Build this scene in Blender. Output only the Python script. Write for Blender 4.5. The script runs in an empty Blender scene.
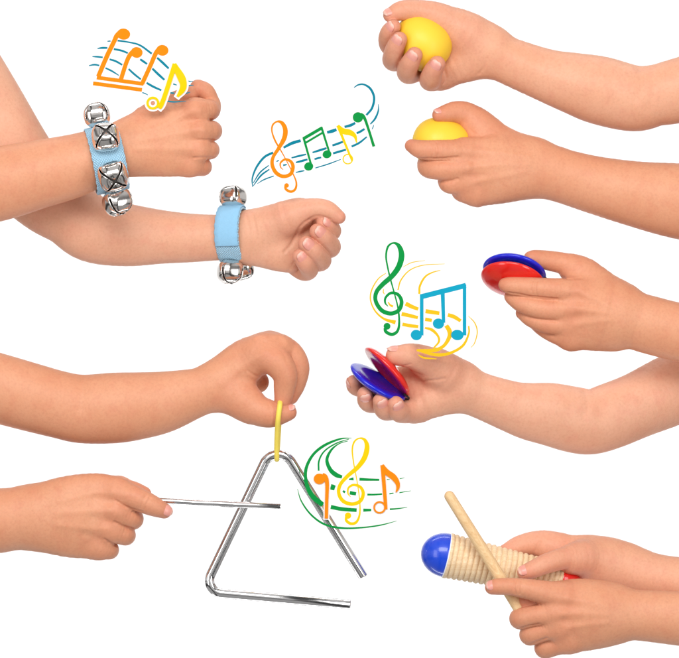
import bpy, math, random
import numpy as np
from mathutils import Vector

# ---------------------------------------------------------------- camera, world, lamps, exposure
S = 0.001                                   # one unit of the layout below is one millimetre
CX, CY = 339.5, 329.0
C = bpy.context.scene.collection
scene = bpy.context.scene

CAM_D = 8.0
cam = bpy.data.cameras.new("camera")
cam.sensor_width = 36.0
cam.lens = 36.0 * CAM_D / (679 * S)
cam.clip_start = 0.1
cam.clip_end = 100.0
camo = bpy.data.objects.new("camera", cam)
camo.location = (0, -CAM_D, 0)
camo.rotation_euler = (math.radians(90), 0, 0)
C.objects.link(camo)
scene.camera = camo

world = bpy.data.worlds.new("World")
scene.world = world
world.use_nodes = True
wn = world.node_tree
wn.nodes.clear()
wo = wn.nodes.new("ShaderNodeOutputWorld")
wb = wn.nodes.new("ShaderNodeBackground")
wb.inputs[1].default_value = 1.0
wt = wn.nodes.new("ShaderNodeTexCoord")            # invented studio gradient, dark bands added to streak the chrome
ws = wn.nodes.new("ShaderNodeSeparateXYZ")
wr = wn.nodes.new("ShaderNodeValToRGB")
wm = wn.nodes.new("ShaderNodeMapRange")
wm.inputs[1].default_value = -1.0; wm.inputs[2].default_value = 1.0
wn.links.new(wt.outputs["Generated"], ws.inputs[0]); wn.links.new(ws.outputs[2], wm.inputs[0])
wn.links.new(wm.outputs[0], wr.inputs[0])
wm2 = wn.nodes.new("ShaderNodeMapRange"); wm2.inputs[1].default_value = -1.0; wm2.inputs[2].default_value = 1.0
wr2 = wn.nodes.new("ShaderNodeValToRGB")              # unseen dark bands added for contrast in chrome and bells
wx = wn.nodes.new("ShaderNodeMix"); wx.data_type = 'RGBA'; wx.blend_type = 'MULTIPLY'; wx.inputs[0].default_value = 1.0
wn.links.new(ws.outputs[0], wm2.inputs[0]); wn.links.new(wm2.outputs[0], wr2.inputs[0])
wn.links.new(wr.outputs[0], wx.inputs[6]); wn.links.new(wr2.outputs[0], wx.inputs[7]); wn.links.new(wx.outputs[2], wb.inputs[0])
for pos, v in ((0.0, 1.0), (0.27, 1.0), (0.285, 0.1), (0.335, 0.1), (0.35, 1.0), (0.64, 1.0), (0.655, 0.1), (0.70, 0.1), (0.715, 1.0), (1.0, 1.0)):
    e = wr2.color_ramp.elements[0] if pos == 0.0 else (wr2.color_ramp.elements[-1] if pos == 1.0 else wr2.color_ramp.elements.new(pos))
    e.position = pos; e.color = (v, v, v, 1)
cr = wr.color_ramp
for pos, v in ((0.0, 0.30), (0.30, 0.34), (0.325, 0.04), (0.39, 0.04), (0.41, 0.42), (0.445, 0.40), (0.46, 0.08), (0.48, 0.58), (0.63, 0.60), (0.68, 0.16), (0.76, 0.16), (0.82, 0.5), (1.0, 0.6)):
    e = cr.elements[0] if pos == 0.0 else (cr.elements[-1] if pos == 1.0 else cr.elements.new(pos))
    e.position = pos; e.color = (v, v * 0.985, v * 0.97, 1)
wn.links.new(wb.outputs[0], wo.inputs[0])

def area(name, loc, target, sx, sy, power, col=(1, 1, 1)):
    l = bpy.data.lights.new(name, 'AREA')
    l.shape = 'RECTANGLE'
    l.size, l.size_y = sx, sy
    l.energy = power
    l.color = col
    o = bpy.data.objects.new(name, l)
    o.location = loc
    d = Vector(target) - Vector(loc)
    o.rotation_euler = d.to_track_quat('-Z', 'Y').to_euler()
    C.objects.link(o)
    return o

area("key_softbox", (-0.25, -2.6, 1.35), (0, 0, 0), 2.0, 1.1, 61.0, (1.0, 0.985, 0.96))
area("fill_softbox_right", (1.55, -2.2, 0.0), (0, 0, 0), 0.9, 1.8, 22.0, (1.0, 0.985, 0.97))
area("fill_softbox_left", (-1.75, -2.0, 0.1), (0, 0, 0), 0.8, 1.8, 15.0, (1.0, 0.985, 0.97))
area("backdrop_lamp_top", (0, 0.9, 2.3), (0, 3.0, 0.1), 3.4, 0.5, 54.0)
area("backdrop_lamp_bottom", (0, 0.9, -2.3), (0, 3.0, -0.1), 3.4, 0.5, 54.0)

scene.view_settings.view_transform = 'Standard'
scene.view_settings.look = 'None'
scene.view_settings.exposure = 0.0
scene.view_settings.gamma = 1.0
scene.cycles.use_denoising = True
scene.cycles.max_bounces = 8
scene.cycles.diffuse_bounces = 3
scene.cycles.glossy_bounces = 5

rng = np.random.default_rng(7)
random.seed(7)

# ---------------------------------------------------------------- helpers
def W(p):
    p = np.asarray(p, float)
    return np.stack([(p[..., 0] - CX) * S, -p[..., 2] * S, (CY - p[..., 1]) * S], -1)

def tag(o, label=None, cat=None, group=None, kind=None):
    if label: o["label"] = label
    if cat: o["category"] = cat
    if group: o["group"] = group
    if kind: o["kind"] = kind
    return o

def wloc(o):
    v = Vector((0, 0, 0))
    while o is not None:
        v += o.location
        o = o.parent
    return v

def make(name, verts, faces, mat, parent=None, smooth=True, origin=None, px=True, mats=None, fmat=None):
    """One mesh object. verts are layout coordinates (x, y, z toward the viewer)."""
    v = W(verts) if px else np.asarray(verts, float)
    if origin is None:
        org = v.mean(0)
    else:
        org = W(origin)
    me = bpy.data.meshes.new(name)
    vl = v - org
    if isinstance(faces, np.ndarray) and faces.ndim == 2:
        n, k = faces.shape
        me.vertices.add(len(vl)); me.vertices.foreach_set("co", vl.astype(np.float32).ravel())
        me.loops.add(n * k); me.loops.foreach_set("vertex_index", faces.astype(np.int32).ravel())
        me.polygons.add(n); me.polygons.foreach_set("loop_start", np.arange(0, n * k, k, dtype=np.int32))
        me.update(calc_edges=True)
    else:
        me.from_pydata([tuple(a) for a in vl], [], [list(map(int, f)) for f in faces])
    me.validate()
    for m in (mats or [mat]):
        me.materials.append(m)
    if fmat is not None:
        me.polygons.foreach_set("material_index", np.asarray(fmat, np.int32))
    if smooth:
        me.polygons.foreach_set("use_smooth", np.ones(len(me.polygons), bool))
    me.update()
    o = bpy.data.objects.new(name, me)
    C.objects.link(o)
    if parent is not None:
        o.parent = parent
        o.location = Vector(org) - wloc(parent)
    else:
        o.location = Vector(org)
    return o

def empty(name, base):
    o = bpy.data.objects.new(name, None)
    o.empty_display_size = 0.01
    o.location = Vector(W(base))
    C.objects.link(o)
    return o

class MB:
    """collects pieces that belong to one mesh"""
    def __init__(s): s.v = []; s.f = []; s.m = []
    def add(s, v, f, m=0):
        b = sum(len(a) for a in s.v)
        s.v.append(np.asarray(v, float))
        for q in f: s.f.append([int(i) + b for i in q]); s.m.append(m)
    def build(s, name, mats, parent=None, smooth=True, origin=None):
        if not isinstance(mats, (list, tuple)): mats = [mats]
        o = make(name, np.concatenate(s.v), s.f, None, parent, smooth, origin, mats=mats, fmat=s.m)
        # consistent outward normals
        return o

def unit(v):
    v = np.asarray(v, float)
    return v / (np.linalg.norm(v) + 1e-12)

def catmull(P, n=8):
    P = np.asarray(P, float)
    if len(P) == 2:
        t = np.linspace(0, 1, n + 1)[:, None]
        return P[0] * (1 - t) + P[1] * t
    Q = np.vstack([2 * P[0] - P[1], P, 2 * P[-1] - P[-2]])
    out = []
    for i in range(1, len(Q) - 2):
        p0, p1, p2, p3 = Q[i - 1:i + 3]
        for t in np.linspace(0, 1, n, endpoint=False):
            out.append(0.5 * ((2 * p1) + (-p0 + p2) * t + (2 * p0 - 5 * p1 + 4 * p2 - p3) * t * t
                              + (-p0 + 3 * p1 - 3 * p2 + p3) * t ** 3))
    out.append(P[-1])
    return np.array(out)

def frames(P):
    P = np.asarray(P, float)
    T = np.gradient(P, axis=0)
    T /= np.linalg.norm(T, axis=1)[:, None] + 1e-12
    u = np.cross(T[0], [0, 0, 1.0])
    if np.linalg.norm(u) < 0.1: u = np.cross(T[0], [0, 1.0, 0])
    u = unit(u)
    U = []
    for t in T:
        u = unit(u - t * np.dot(u, t)); U.append(u)
    U = np.array(U)
    return T, U, np.cross(T, U)

def tube(P, r, n=20, cap=True, flat=1.0, closed=False):
    """round (or flattened) tube along points; r scalar or per point"""
    P = np.asarray(P, float); m = len(P)
    r = np.broadcast_to(np.asarray(r, float), (m,))
    T, U, V = frames(P)
    a = np.linspace(0, 2 * math.pi, n, endpoint=False)
    ring = P[:, None] + r[:, None, None] * (np.cos(a)[None, :, None] * U[:, None] + flat * np.sin(a)[None, :, None] * V[:, None])
    v = ring.reshape(-1, 3)
    f = []
    mm = m if closed else m - 1
    for i in range(mm):
        j = (i + 1) % m
        for k in range(n):
            l = (k + 1) % n
            f.append([i * n + k, i * n + l, j * n + l, j * n + k])
    if cap and not closed:
        f.append([k for k in range(n)]); f.append([(m - 1) * n + k for k in range(n - 1, -1, -1)])
    return v, f

def lathe(profile, base, axis, n=64, twist=None):
    """profile: list of (distance along axis, radius)"""
    base = np.asarray(base, float); ax = unit(axis)
    u = np.cross(ax, [0, 0, 1.0]); u = unit(u if np.linalg.norm(u) > 0.05 else np.cross(ax, [0, 1.0, 0]))
    w = np.cross(ax, u)
    pr = np.asarray(profile, float)
    a = np.linspace(0, 2 * math.pi, n, endpoint=False)
    v = base + pr[:, 0, None, None] * ax + pr[:, 1, None, None] * (np.cos(a)[None, :, None] * u + np.sin(a)[None, :, None] * w)
    v = v.reshape(-1, 3)
    f = []
    for i in range(len(pr) - 1):
        for k in range(n):
            l = (k + 1) % n
            f.append([i * n + k, (i + 1) * n + k, (i + 1) * n + l, i * n + l])
    return v, f

# ---------------------------------------------------------------- materials
def nodes(name):
    m = bpy.data.materials.new(name); m.use_nodes = True
    nt = m.node_tree
    b = nt.nodes["Principled BSDF"]
    return m, nt, b

def lin(r, g, b):
    f = lambda c: c / 12.92 if c <= 0.04045 else ((c + 0.055) / 1.055) ** 2.4
    return (f(r / 255), f(g / 255), f(b / 255), 1)

def tex(nt, kind, scale, detail=3, rough=0.5, coord="Object"):
    tc = nt.nodes.new("ShaderNodeTexCoord")
    t = nt.nodes.new(kind)
    if "Scale" in t.inputs: t.inputs["Scale"].default_value = scale
    if "Detail" in t.inputs: t.inputs["Detail"].default_value = detail
    if "Roughness" in t.inputs and kind == "ShaderNodeTexNoise": t.inputs["Roughness"].default_value = rough
    nt.links.new(tc.outputs[coord], t.inputs["Vector"])
    return t

def mixc(nt, fac, a, b, mode='MIX'):
    n = nt.nodes.new("ShaderNodeMix"); n.data_type = 'RGBA'; n.blend_type = mode
    for sock, val in ((n.inputs[0], fac), (n.inputs[6], a), (n.inputs[7], b)):
        if hasattr(val, "is_linked") or isinstance(val, bpy.types.NodeSocket): nt.links.new(val, sock)
        else: sock.default_value = val
    return n.outputs[2]

def ramp(nt, src, lo, hi, a=0.0, b=1.0):
    n = nt.nodes.new("ShaderNodeMapRange")
    n.inputs[1].default_value = lo; n.inputs[2].default_value = hi
    n.inputs[3].default_value = a; n.inputs[4].default_value = b
    nt.links.new(src, n.inputs[0])
    return n.outputs[0]

def bump(nt, b, height, strength, dist):
    n = nt.nodes.new("ShaderNodeBump")
    n.inputs["Strength"].default_value = strength
    n.inputs["Distance"].default_value = dist
    nt.links.new(height, n.inputs["Height"])
    nt.links.new(n.outputs[0], b.inputs["Normal"])
    return n

def skin(name, base, pink, pale):
    m, nt, b = nodes(name)
    n1 = tex(nt, "ShaderNodeTexNoise", 22, 4, 0.55)
    c = mixc(nt, ramp(nt, n1.outputs[0], 0.35, 0.7, 0.0, 0.55), base, pale)
    n2 = tex(nt, "ShaderNodeTexNoise", 75, 3, 0.6)
    c = mixc(nt, ramp(nt, n2.outputs[0], 0.48, 0.72, 0.0, 0.34), c, pink)
    at = nt.nodes.new("ShaderNodeAttribute"); at.attribute_name = "blush"
    c = mixc(nt, at.outputs["Fac"], c, pink)
    n5 = tex(nt, "ShaderNodeTexNoise", 420, 2, 0.6)
    c = mixc(nt, ramp(nt, n5.outputs[0], 0.45, 0.75, 0.0, 0.24), c, (base[0] * .72, base[1] * .6, base[2] * .55, 1))
    sp = tex(nt, "ShaderNodeTexVoronoi", 42)             # a few faint freckles
    c = mixc(nt, ramp(nt, sp.outputs["Distance"], 0.035, 0.075, 0.45, 0.0), c, (base[0] * .55, base[1] * .42, base[2] * .36, 1))
    nt.links.new(c, b.inputs["Base Color"])
    b.inputs["Roughness"].default_value = 0.48
    b.inputs["Specular IOR Level"].default_value = 0.3
    b.inputs["Subsurface Weight"].default_value = 0.12
    b.inputs["Subsurface Radius"].default_value = (1.0, 0.32, 0.16)
    b.inputs["Subsurface Scale"].default_value = 0.004
    v = tex(nt, "ShaderNodeTexVoronoi", 520)
    v.feature = 'DISTANCE_TO_EDGE'
    n3 = tex(nt, "ShaderNodeTexNoise", 260, 5, 0.65)
    a = nt.nodes.new("ShaderNodeMath"); a.operation = 'ADD'
    nt.links.new(ramp(nt, v.outputs[0], 0.0, 0.35, 0.0, 0.5), a.inputs[0]); nt.links.new(n3.outputs[0], a.inputs[1])
    bump(nt, b, a.outputs[0], 0.34, 0.0006)
    return m

SK_DORSAL = skin("skin_tanned", lin(219, 152, 117), lin(211, 131, 103), lin(228, 168, 134))
SK_MID = skin("skin_warm", lin(225, 163, 131), lin(218, 142, 119), lin(234, 180, 151))
SK_PALE = skin("skin_light", lin(224, 166, 136), lin(220, 146, 124), lin(233, 182, 154))

def nail_mat():
    m, nt, b = nodes("fingernail")
    at = nt.nodes.new("ShaderNodeAttribute"); at.attribute_name = "edge"
    c = mixc(nt, at.outputs["Fac"], lin(232, 160, 146), lin(240, 196, 180))
    nt.links.new(c, b.inputs["Base Color"])
    b.inputs["Roughness"].default_value = 0.3
    b.inputs["Subsurface Weight"].default_value = 0.1
    b.inputs["Subsurface Radius"].default_value = (1, .4, .3)
    b.inputs["Subsurface Scale"].default_value = 0.003
    n = tex(nt, "ShaderNodeTexNoise", 300, 2)
    bump(nt, b, n.outputs[0], 0.08, 0.0004)
    return m
NAIL = nail_mat()

def plain(name, col, rough=0.5, metal=0.0, spec=0.5, coat=0.0, vary=0.06, scale=60, bstr=0.05, bscale=300):
    m, nt, b = nodes(name)
    n = tex(nt, "ShaderNodeTexNoise", scale, 4)
    dk = tuple(c * (1 - vary) for c in col[:3]) + (1,)
    c = mixc(nt, n.outputs[0], dk, col)
    nt.links.new(c, b.inputs["Base Color"])
    b.inputs["Metallic"].default_value = metal
    b.inputs["Specular IOR Level"].default_value = spec
    b.inputs["Coat Weight"].default_value = coat
    b.inputs["Coat Roughness"].default_value = 0.06
    r = tex(nt, "ShaderNodeTexNoise", 90, 4)
    nt.links.new(ramp(nt, r.outputs[0], 0.3, 0.7, rough * 0.8, rough * 1.2), b.inputs["Roughness"])
    if bstr:
        g = tex(nt, "ShaderNodeTexNoise", bscale, 3)
        bump(nt, b, g.outputs[0], bstr, 0.0005)
    return m

CHROME = plain("chrome_steel", (0.90, 0.90, 0.91, 1), 0.10, 1.0, vary=0.04, bstr=0.02, bscale=120)
BELL_METAL = plain("nickel_bell", (0.90, 0.86, 0.83, 1), 0.13, 1.0, vary=0.10, bstr=0.16, bscale=110)
BELL_SHADE = plain("bell_inside_shade", (0.09, 0.08, 0.075, 1), 0.6, 0.6, bstr=0)  # dark colour stands in for the shade inside the bells
EGG = plain("yellow_plastic", lin(250, 208, 58), 0.48, vary=0.04, spec=0.4, coat=0.03, bstr=0.05, bscale=500)
RED = plain("red_gloss", lin(232, 36, 28), 0.2, vary=0.05, coat=0.45, bstr=0.02)
BLUE = plain("blue_gloss", lin(16, 34, 210), 0.2, vary=0.05, coat=0.45, bstr=0.02)
DOME = plain("blue_painted_wood", lin(24, 72, 214), 0.3, vary=0.05, coat=0.4, bstr=0.05, bscale=200)
ELASTIC = plain("yellow_elastic", lin(253, 228, 96), 0.65, vary=0.08, bstr=0.5, bscale=900)
BLACKCORD = plain("black_cord", (0.02, 0.02, 0.02, 1), 0.7)
WHITE = plain("white_vinyl", (0.93, 0.93, 0.93, 1), 0.6, vary=0.01, bstr=0)
INK = {
    "orange": plain("orange_vinyl", lin(240, 134, 4), 0.75, spec=0.15, vary=0.02, bstr=0.02),
    "yellow": plain("yellow_vinyl", lin(248, 200, 0), 0.75, spec=0.15, vary=0.02, bstr=0.02),
    "gold": plain("gold_vinyl", lin(230, 186, 24), 0.75, spec=0.15, vary=0.02, bstr=0.02),
    "green": plain("green_vinyl", lin(0, 142, 62), 0.75, spec=0.15, vary=0.02, bstr=0.02),
    "teal": plain("teal_vinyl", lin(0, 126, 150), 0.75, spec=0.15, vary=0.02, bstr=0.02),
    "cyan": plain("cyan_vinyl", lin(8, 156, 188), 0.75, spec=0.15, vary=0.02, bstr=0.02),
}

def wood(name, a, b_, scale):
    m, nt, b = nodes(name)
    w = tex(nt, "ShaderNodeTexNoise", scale, 6, 0.6)
    mp = nt.nodes.new("ShaderNodeMapping")
    tc = nt.nodes.new("ShaderNodeTexCoord")
    mp.inputs["Scale"].default_value = (1, 1, 1)
    nt.links.new(tc.outputs["Generated"], mp.inputs[0]); nt.links.new(mp.outputs[0], w.inputs["Vector"])
    mp.inputs["Scale"].default_value = (0.35, 5, 5)
    mp.inputs["Rotation"].default_value = (0, 0, 0)
    c = mixc(nt, ramp(nt, w.outputs[0], 0.3, 0.7), a, b_)
    nt.links.new(c, b.inputs["Base Color"])
    b.inputs["Roughness"].default_value = 0.55
    b.inputs["Specular IOR Level"].default_value = 0.3
    bump(nt, b, w.outputs[0], 0.12, 0.0006)
    return m
WOOD = wood("pale_turned_wood", lin(247, 224, 190), lin(228, 194, 150), 6)
STICK = wood("beech_stick", lin(243, 212, 166), lin(222, 180, 128), 6)

def webbing():
    m, nt, b = nodes("blue_webbing")
    at = nt.nodes.new("ShaderNodeAttribute"); at.attribute_name = "band"
    sp = nt.nodes.new("ShaderNodeSeparateXYZ"); nt.links.new(at.outputs["Vector"], sp.inputs[0])
    def wave(sock, freq, ph=0.0):
        k = nt.nodes.new("ShaderNodeMath"); k.operation = 'MULTIPLY_ADD'
        nt.links.new(sock, k.inputs[0]); k.inputs[1].default_value = freq; k.inputs[2].default_value = ph
        s = nt.nodes.new("ShaderNodeMath"); s.operation = 'SINE'; nt.links.new(k.outputs[0], s.inputs[0])
        return s.outputs[0]
    a_ = wave(sp.outputs[0], 2 * math.pi / 2.5); c_ = wave(sp.outputs[1], 2 * math.pi / 2.5)
    mu = nt.nodes.new("ShaderNodeMath"); mu.operation = 'MULTIPLY'
    nt.links.new(a_, mu.inputs[0]); nt.links.new(c_, mu.inputs[1])
    n = tex(nt, "ShaderNodeTexNoise", 900, 3)
    ad = nt.nodes.new("ShaderNodeMath"); ad.operation = 'ADD'
    nt.links.new(mu.outputs[0], ad.inputs[0]); nt.links.new(n.outputs[0], ad.inputs[1])
    col = mixc(nt, ramp(nt, ad.outputs[0], -0.6, 1.4), lin(146, 202, 238), lin(188, 228, 250))
    nt.links.new(col, b.inputs["Base Color"])
    b.inputs["Roughness"].default_value = 0.85
    b.inputs["Sheen Weight"].default_value = 0.2
    bump(nt, b, ad.outputs[0], 0.7, 0.0009)
    return m
WEB = webbing()
FLEECE = plain("blue_loop_tape", lin(148, 202, 238), 0.9, vary=0.10, scale=400, bstr=0.8, bscale=1500)

# ---------------------------------------------------------------- backdrop (the setting)
def backdrop():
    m = plain("white_backdrop", (0.92, 0.92, 0.92, 1), 0.9, vary=0.005, bstr=0.0, spec=0.1)
    v = [(-2.6, 3.0, -2.4), (2.6, 3.0, -2.4), (2.6, 3.0, 2.4), (-2.6, 3.0, 2.4)]
    o = make("backdrop", np.array(v), [[0, 1, 2, 3]], m, px=False, smooth=False)
    o["kind"] = "structure"
backdrop()

# ---------------------------------------------------------------- skin surfaces from a distance field
def surface_nets(F, lo, h):
    ins = F < 0
    n0, n1, n2 = F.shape
    cnt = np.zeros((n0 - 1, n1 - 1, n2 - 1), np.uint8)
    offs = [(i, j, k) for i in (0, 1) for j in (0, 1) for k in (0, 1)]
    for i, j, k in offs:
        cnt += ins[i:n0 - 1 + i, j:n1 - 1 + j, k:n2 - 1 + k]
    act = (cnt > 0) & (cnt < 8)
    I = np.argwhere(act)
    idx = np.full(act.shape, -1, np.int32)
    idx[act] = np.arange(len(I))
    acc = np.zeros((len(I), 3)); num = np.zeros(len(I))
    val = {o: F[I[:, 0] + o[0], I[:, 1] + o[1], I[:, 2] + o[2]] for o in offs}
    for a in offs:
        for ax in range(3):
            if a[ax] == 0:
                b = list(a); b[ax] = 1; b = tuple(b)
                va, vb = val[a], val[b]
                s = (va < 0) != (vb < 0)
                t = np.where(s, va / np.where(s, va - vb, 1), 0)
                for c in range(3):
                    acc[:, c] += np.where(s, a[c] + (t if c == ax else 0), 0)
                num += s
    V = I + acc / num[:, None]
    quads = []
    for ax in range(3):
        sl = [slice(0, d) for d in F.shape]; sl2 = list(sl)
        sl[ax] = slice(0, F.shape[ax] - 1); sl2[ax] = slice(1, F.shape[ax])
        A = ins[tuple(sl)]; B = ins[tuple(sl2)]
        E = np.argwhere(A != B)
        o1, o2 = [(1, 2), (2, 0), (0, 1)][ax]
        ok = (E[:, o1] > 0) & (E[:, o2] > 0) & (E[:, o1] < F.shape[o1] - 1) & (E[:, o2] < F.shape[o2] - 1)
        E = E[ok]
        def cell(d1, d2):
            e = E.copy(); e[:, o1] -= d1; e[:, o2] -= d2
            return idx[e[:, 0], e[:, 1], e[:, 2]]
        q = np.stack([cell(1, 1), cell(0, 1), cell(0, 0), cell(1, 0)], 1)
        fl = ~A[E[:, 0], E[:, 1], E[:, 2]]
        q[fl] = q[fl][:, ::-1]
        quads.append(q)
    Q = np.concatenate(quads)
    Q = Q[(Q >= 0).all(1)]
    # light relaxation
    for it in range(1):
        s = np.zeros_like(V); n = np.zeros(len(V))
        for k in range(4):
            a, b = Q[:, k], Q[:, (k + 1) % 4]
            for c in range(3):
                s[:, c] += np.bincount(a, V[b, c], len(V)) + np.bincount(b, V[a, c], len(V))
            n += np.bincount(a, minlength=len(V)) + np.bincount(b, minlength=len(V))
        V = V * 0.5 + 0.5 * s / np.maximum(n, 1)[:, None]
    # y is flipped in the layout (down), so reverse winding to keep normals outward
    return lo + V * h, Q

class Flesh:
    def __init__(s, lo, hi, h=1.0):
        s.h = h
        s.lo = np.asarray(lo, float)
        s.n = np.ceil((np.asarray(hi, float) - s.lo) / h).astype(int) + 1
        s.F = np.full(s.n, 30.0, np.float32)
        s.blush = []
    def box(s, lo, hi):
        a = np.clip(np.floor((np.asarray(lo) - s.lo) / s.h).astype(int), 0, s.n - 1)
        b = np.clip(np.ceil((np.asarray(hi) - s.lo) / s.h).astype(int) + 1, 1, s.n)
        if (b <= a).any(): return None
        sl = tuple(slice(a[i], b[i]) for i in range(3))
        ax = [(s.lo[i] + s.h * np.arange(a[i], b[i])).astype(np.float32) for i in range(3)]
        return sl, ax[0][:, None, None], ax[1][None, :, None], ax[2][None, None, :]
    @staticmethod
    def cone(X, Y, Z, a, b, zs, zc):
        """distance to a tapered capsule, z compressed by zs about zc"""
        za, zb = (a[2] - zc) / zs, (b[2] - zc) / zs
        Z = (Z - zc) / zs
        bx, by, bz = b[0] - a[0], b[1] - a[1], zb - za
        L2 = bx * bx + by * by + bz * bz + 1e-6
        t = ((X - a[0]) * bx + (Y - a[1]) * by + (Z - za) * bz) / L2
        # shift for taper
        rr = a[3] - b[3]; L = math.sqrt(L2)
        k = rr / L; k = max(-0.9, min(0.9, k))
        px = X - a[0] - t * bx; py = Y - a[1] - t * by; pz = Z - za - t * bz
        d = np.sqrt(px * px + py * py + pz * pz)
        t = t + d * k / L
        t = np.clip(t, 0, 1)
        px = X - a[0] - t * bx; py = Y - a[1] - t * by; pz = Z - za - t * bz
        return np.sqrt(px * px + py * py + pz * pz) - (a[3] + t * (b[3] - a[3])), t
    def tube(s, P, k=8.0, ktip=None, R=18.0, zs=1.0, smooth=True, n=5):
        P = np.asarray(P, float)
        Q = catmull(P, n) if (smooth and len(P) > 2) else P
        zc = float(Q[:, 2].mean()) if zs != 1.0 else 0.0
        pad = k + 4
        lo = (Q[:, :3] - Q[:, 3:4]).min(0) - pad; hi = (Q[:, :3] + Q[:, 3:4]).max(0) + pad
        bx = s.box(lo, hi)
        if bx is None: return
        sl, X, Y, Z = bx
        d = np.full(s.F[sl].shape, 60.0, np.float32)
        along = np.zeros_like(d) if ktip is not None else None
        arc = np.r_[0, np.cumsum(np.linalg.norm(np.diff(Q[:, :3], axis=0), axis=1))]
        for i in range(len(Q) - 1):
            q = s.box(np.minimum(Q[i, :3] - Q[i, 3], Q[i + 1, :3] - Q[i + 1, 3]) - pad,
                      np.maximum(Q[i, :3] + Q[i, 3], Q[i + 1, :3] + Q[i + 1, 3]) + pad)
            if q is None: continue
            sl2 = q[0]
            loc = tuple(slice(sl2[c].start - sl[c].start, sl2[c].stop - sl[c].start) for c in range(3))
            dd, t = s.cone(q[1], q[2], q[3], Q[i], Q[i + 1], zs, zc)
            if ktip is not None:
                along[loc] = np.where(dd < d[loc], arc[i] + t * (arc[i + 1] - arc[i]), along[loc])
            d[loc] = np.minimum(d[loc], dd)
        if ktip is None:
            kk = k
        else:
            u = np.clip((along - P[0, 3] * 0.5) / R, 0, 1)
            kk = k + (ktip - k) * u * u * (3 - 2 * u)
        f = s.F[sl]
        hh = np.maximum(kk - np.abs(f - d), 0) / kk
        s.F[sl] = np.minimum(f, d) - hh * hh * kk * 0.25
    def line(s, P, depth, w, zr=None, n=6):
        """a crease (depth > 0) or a ridge (depth < 0) along a polyline lying in the skin"""
        Q = catmull(np.asarray(P, float), n)
        pad = w * 3
        sl, X, Y, Z = s.box(Q.min(0) - pad, Q.max(0) + pad)
        d = np.full(s.F[sl].shape, 1e6, np.float32)
        for i in range(len(Q) - 1):
            b = Q[i + 1] - Q[i]
            t = np.clip(((X - Q[i, 0]) * b[0] + (Y - Q[i, 1]) * b[1] + (Z - Q[i, 2]) * b[2]) / (b @ b + 1e-6), 0, 1)
            d = np.minimum(d, (X - Q[i, 0] - t * b[0]) ** 2 + (Y - Q[i, 1] - t * b[1]) ** 2 + ((Z - Q[i, 2] - t * b[2])) ** 2)
        s.F[sl] += (depth * np.exp(-d / (w * w))).astype(np.float32)
    def surf_z(s, x, y):
        """front surface depth at a layout point"""
        i, j = [int(round((v - s.lo[c]) / s.h)) for c, v in enumerate((x, y))]
        col = s.F[min(max(i, 0), s.n[0] - 1), min(max(j, 0), s.n[1] - 1)]
        k = np.nonzero(col < 0)[0]
        return None if len(k) == 0 else s.lo[2] + s.h * (k[-1] + 0.5)
    def crease(s, pts, depth=0.9, w=1.1):
        """a crease drawn on the front surface along layout points"""
        Q = catmull(np.asarray(pts, float), 6)
        P = []
        for x, y in Q:
            z = s.surf_z(x, y)
            if z is not None: P.append((x, y, z))
        if len(P) > 2: s.line(P, depth, w, n=2)

def arm_points(secs):
    out = []
    for i, q in enumerate(secs):
        x, t, b, z = q
        j0, j1 = max(i - 1, 0), min(i + 1, len(secs) - 1)
        sl = ((secs[j1][1] + secs[j1][2]) - (secs[j0][1] + secs[j0][2])) / 2 / (secs[j1][0] - secs[j0][0])
        c = 1 / math.sqrt(1 + sl * sl)
        out.append((x, (t + b) / 2, z, (b - t) / 2 * (0.35 + 0.65 * c)))
    return out

def nail(parent, tip, prev, n, wid=1.0, length=1.0, off=0.0):
    tip = np.asarray(tip, float); prev = np.asarray(prev, float)
    r = tip[3]
    d = unit(tip[:3] - prev[:3])
    n = np.asarray(n, float); n = unit(n - d * (n @ d))
    t = np.cross(d, n)
    NS, NT = 13, 15
    V = []; E = []
    for i in range(NS):
        q = i / (NS - 1)
        s_ = (-0.75 + 1.62 * q) * r * length + off * r
        if s_ < 0: R = r * 1.03
        else: R = r * (1.03 - 0.30 * (s_ / (0.9 * r)) ** 2)
        u = 2 * q - 1
        ww = (1 - abs(u) ** 3.2) ** (1 / 2.6) if abs(u) < 1 else 0.0
        ww = max(ww, 0.32)
        for j in range(NT):
            th = (2 * j / (NT - 1) - 1)
            ang = th * math.radians(50) * wid * ww
            edge_drop = 0.05 * r * max(0, abs(th) - 0.8) / 0.2 + (0.06 * r if i == 0 else 0.0)
            V.append(tip[:3] + d * s_ + (R - edge_drop) * (math.cos(ang) * n + math.sin(ang) * t))
            E.append(min(1.0, max(0.0, (q - 0.80 + 0.05 * th * th) / 0.06)) * 0.8)
    F = [[i * NT + j, i * NT + j + 1, (i + 1) * NT + j + 1, (i + 1) * NT + j] for i in range(NS - 1) for j in range(NT - 1)]
    o = make("fingernail", np.array(V), F, NAIL, parent)
    a = o.data.attributes.new("edge", 'FLOAT', 'POINT'); a.data.foreach_set("value", np.array(E, np.float32))
    md = o.modifiers.new("solid", 'SOLIDIFY'); md.thickness = 0.0007; md.offset = 0
    return o

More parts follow.
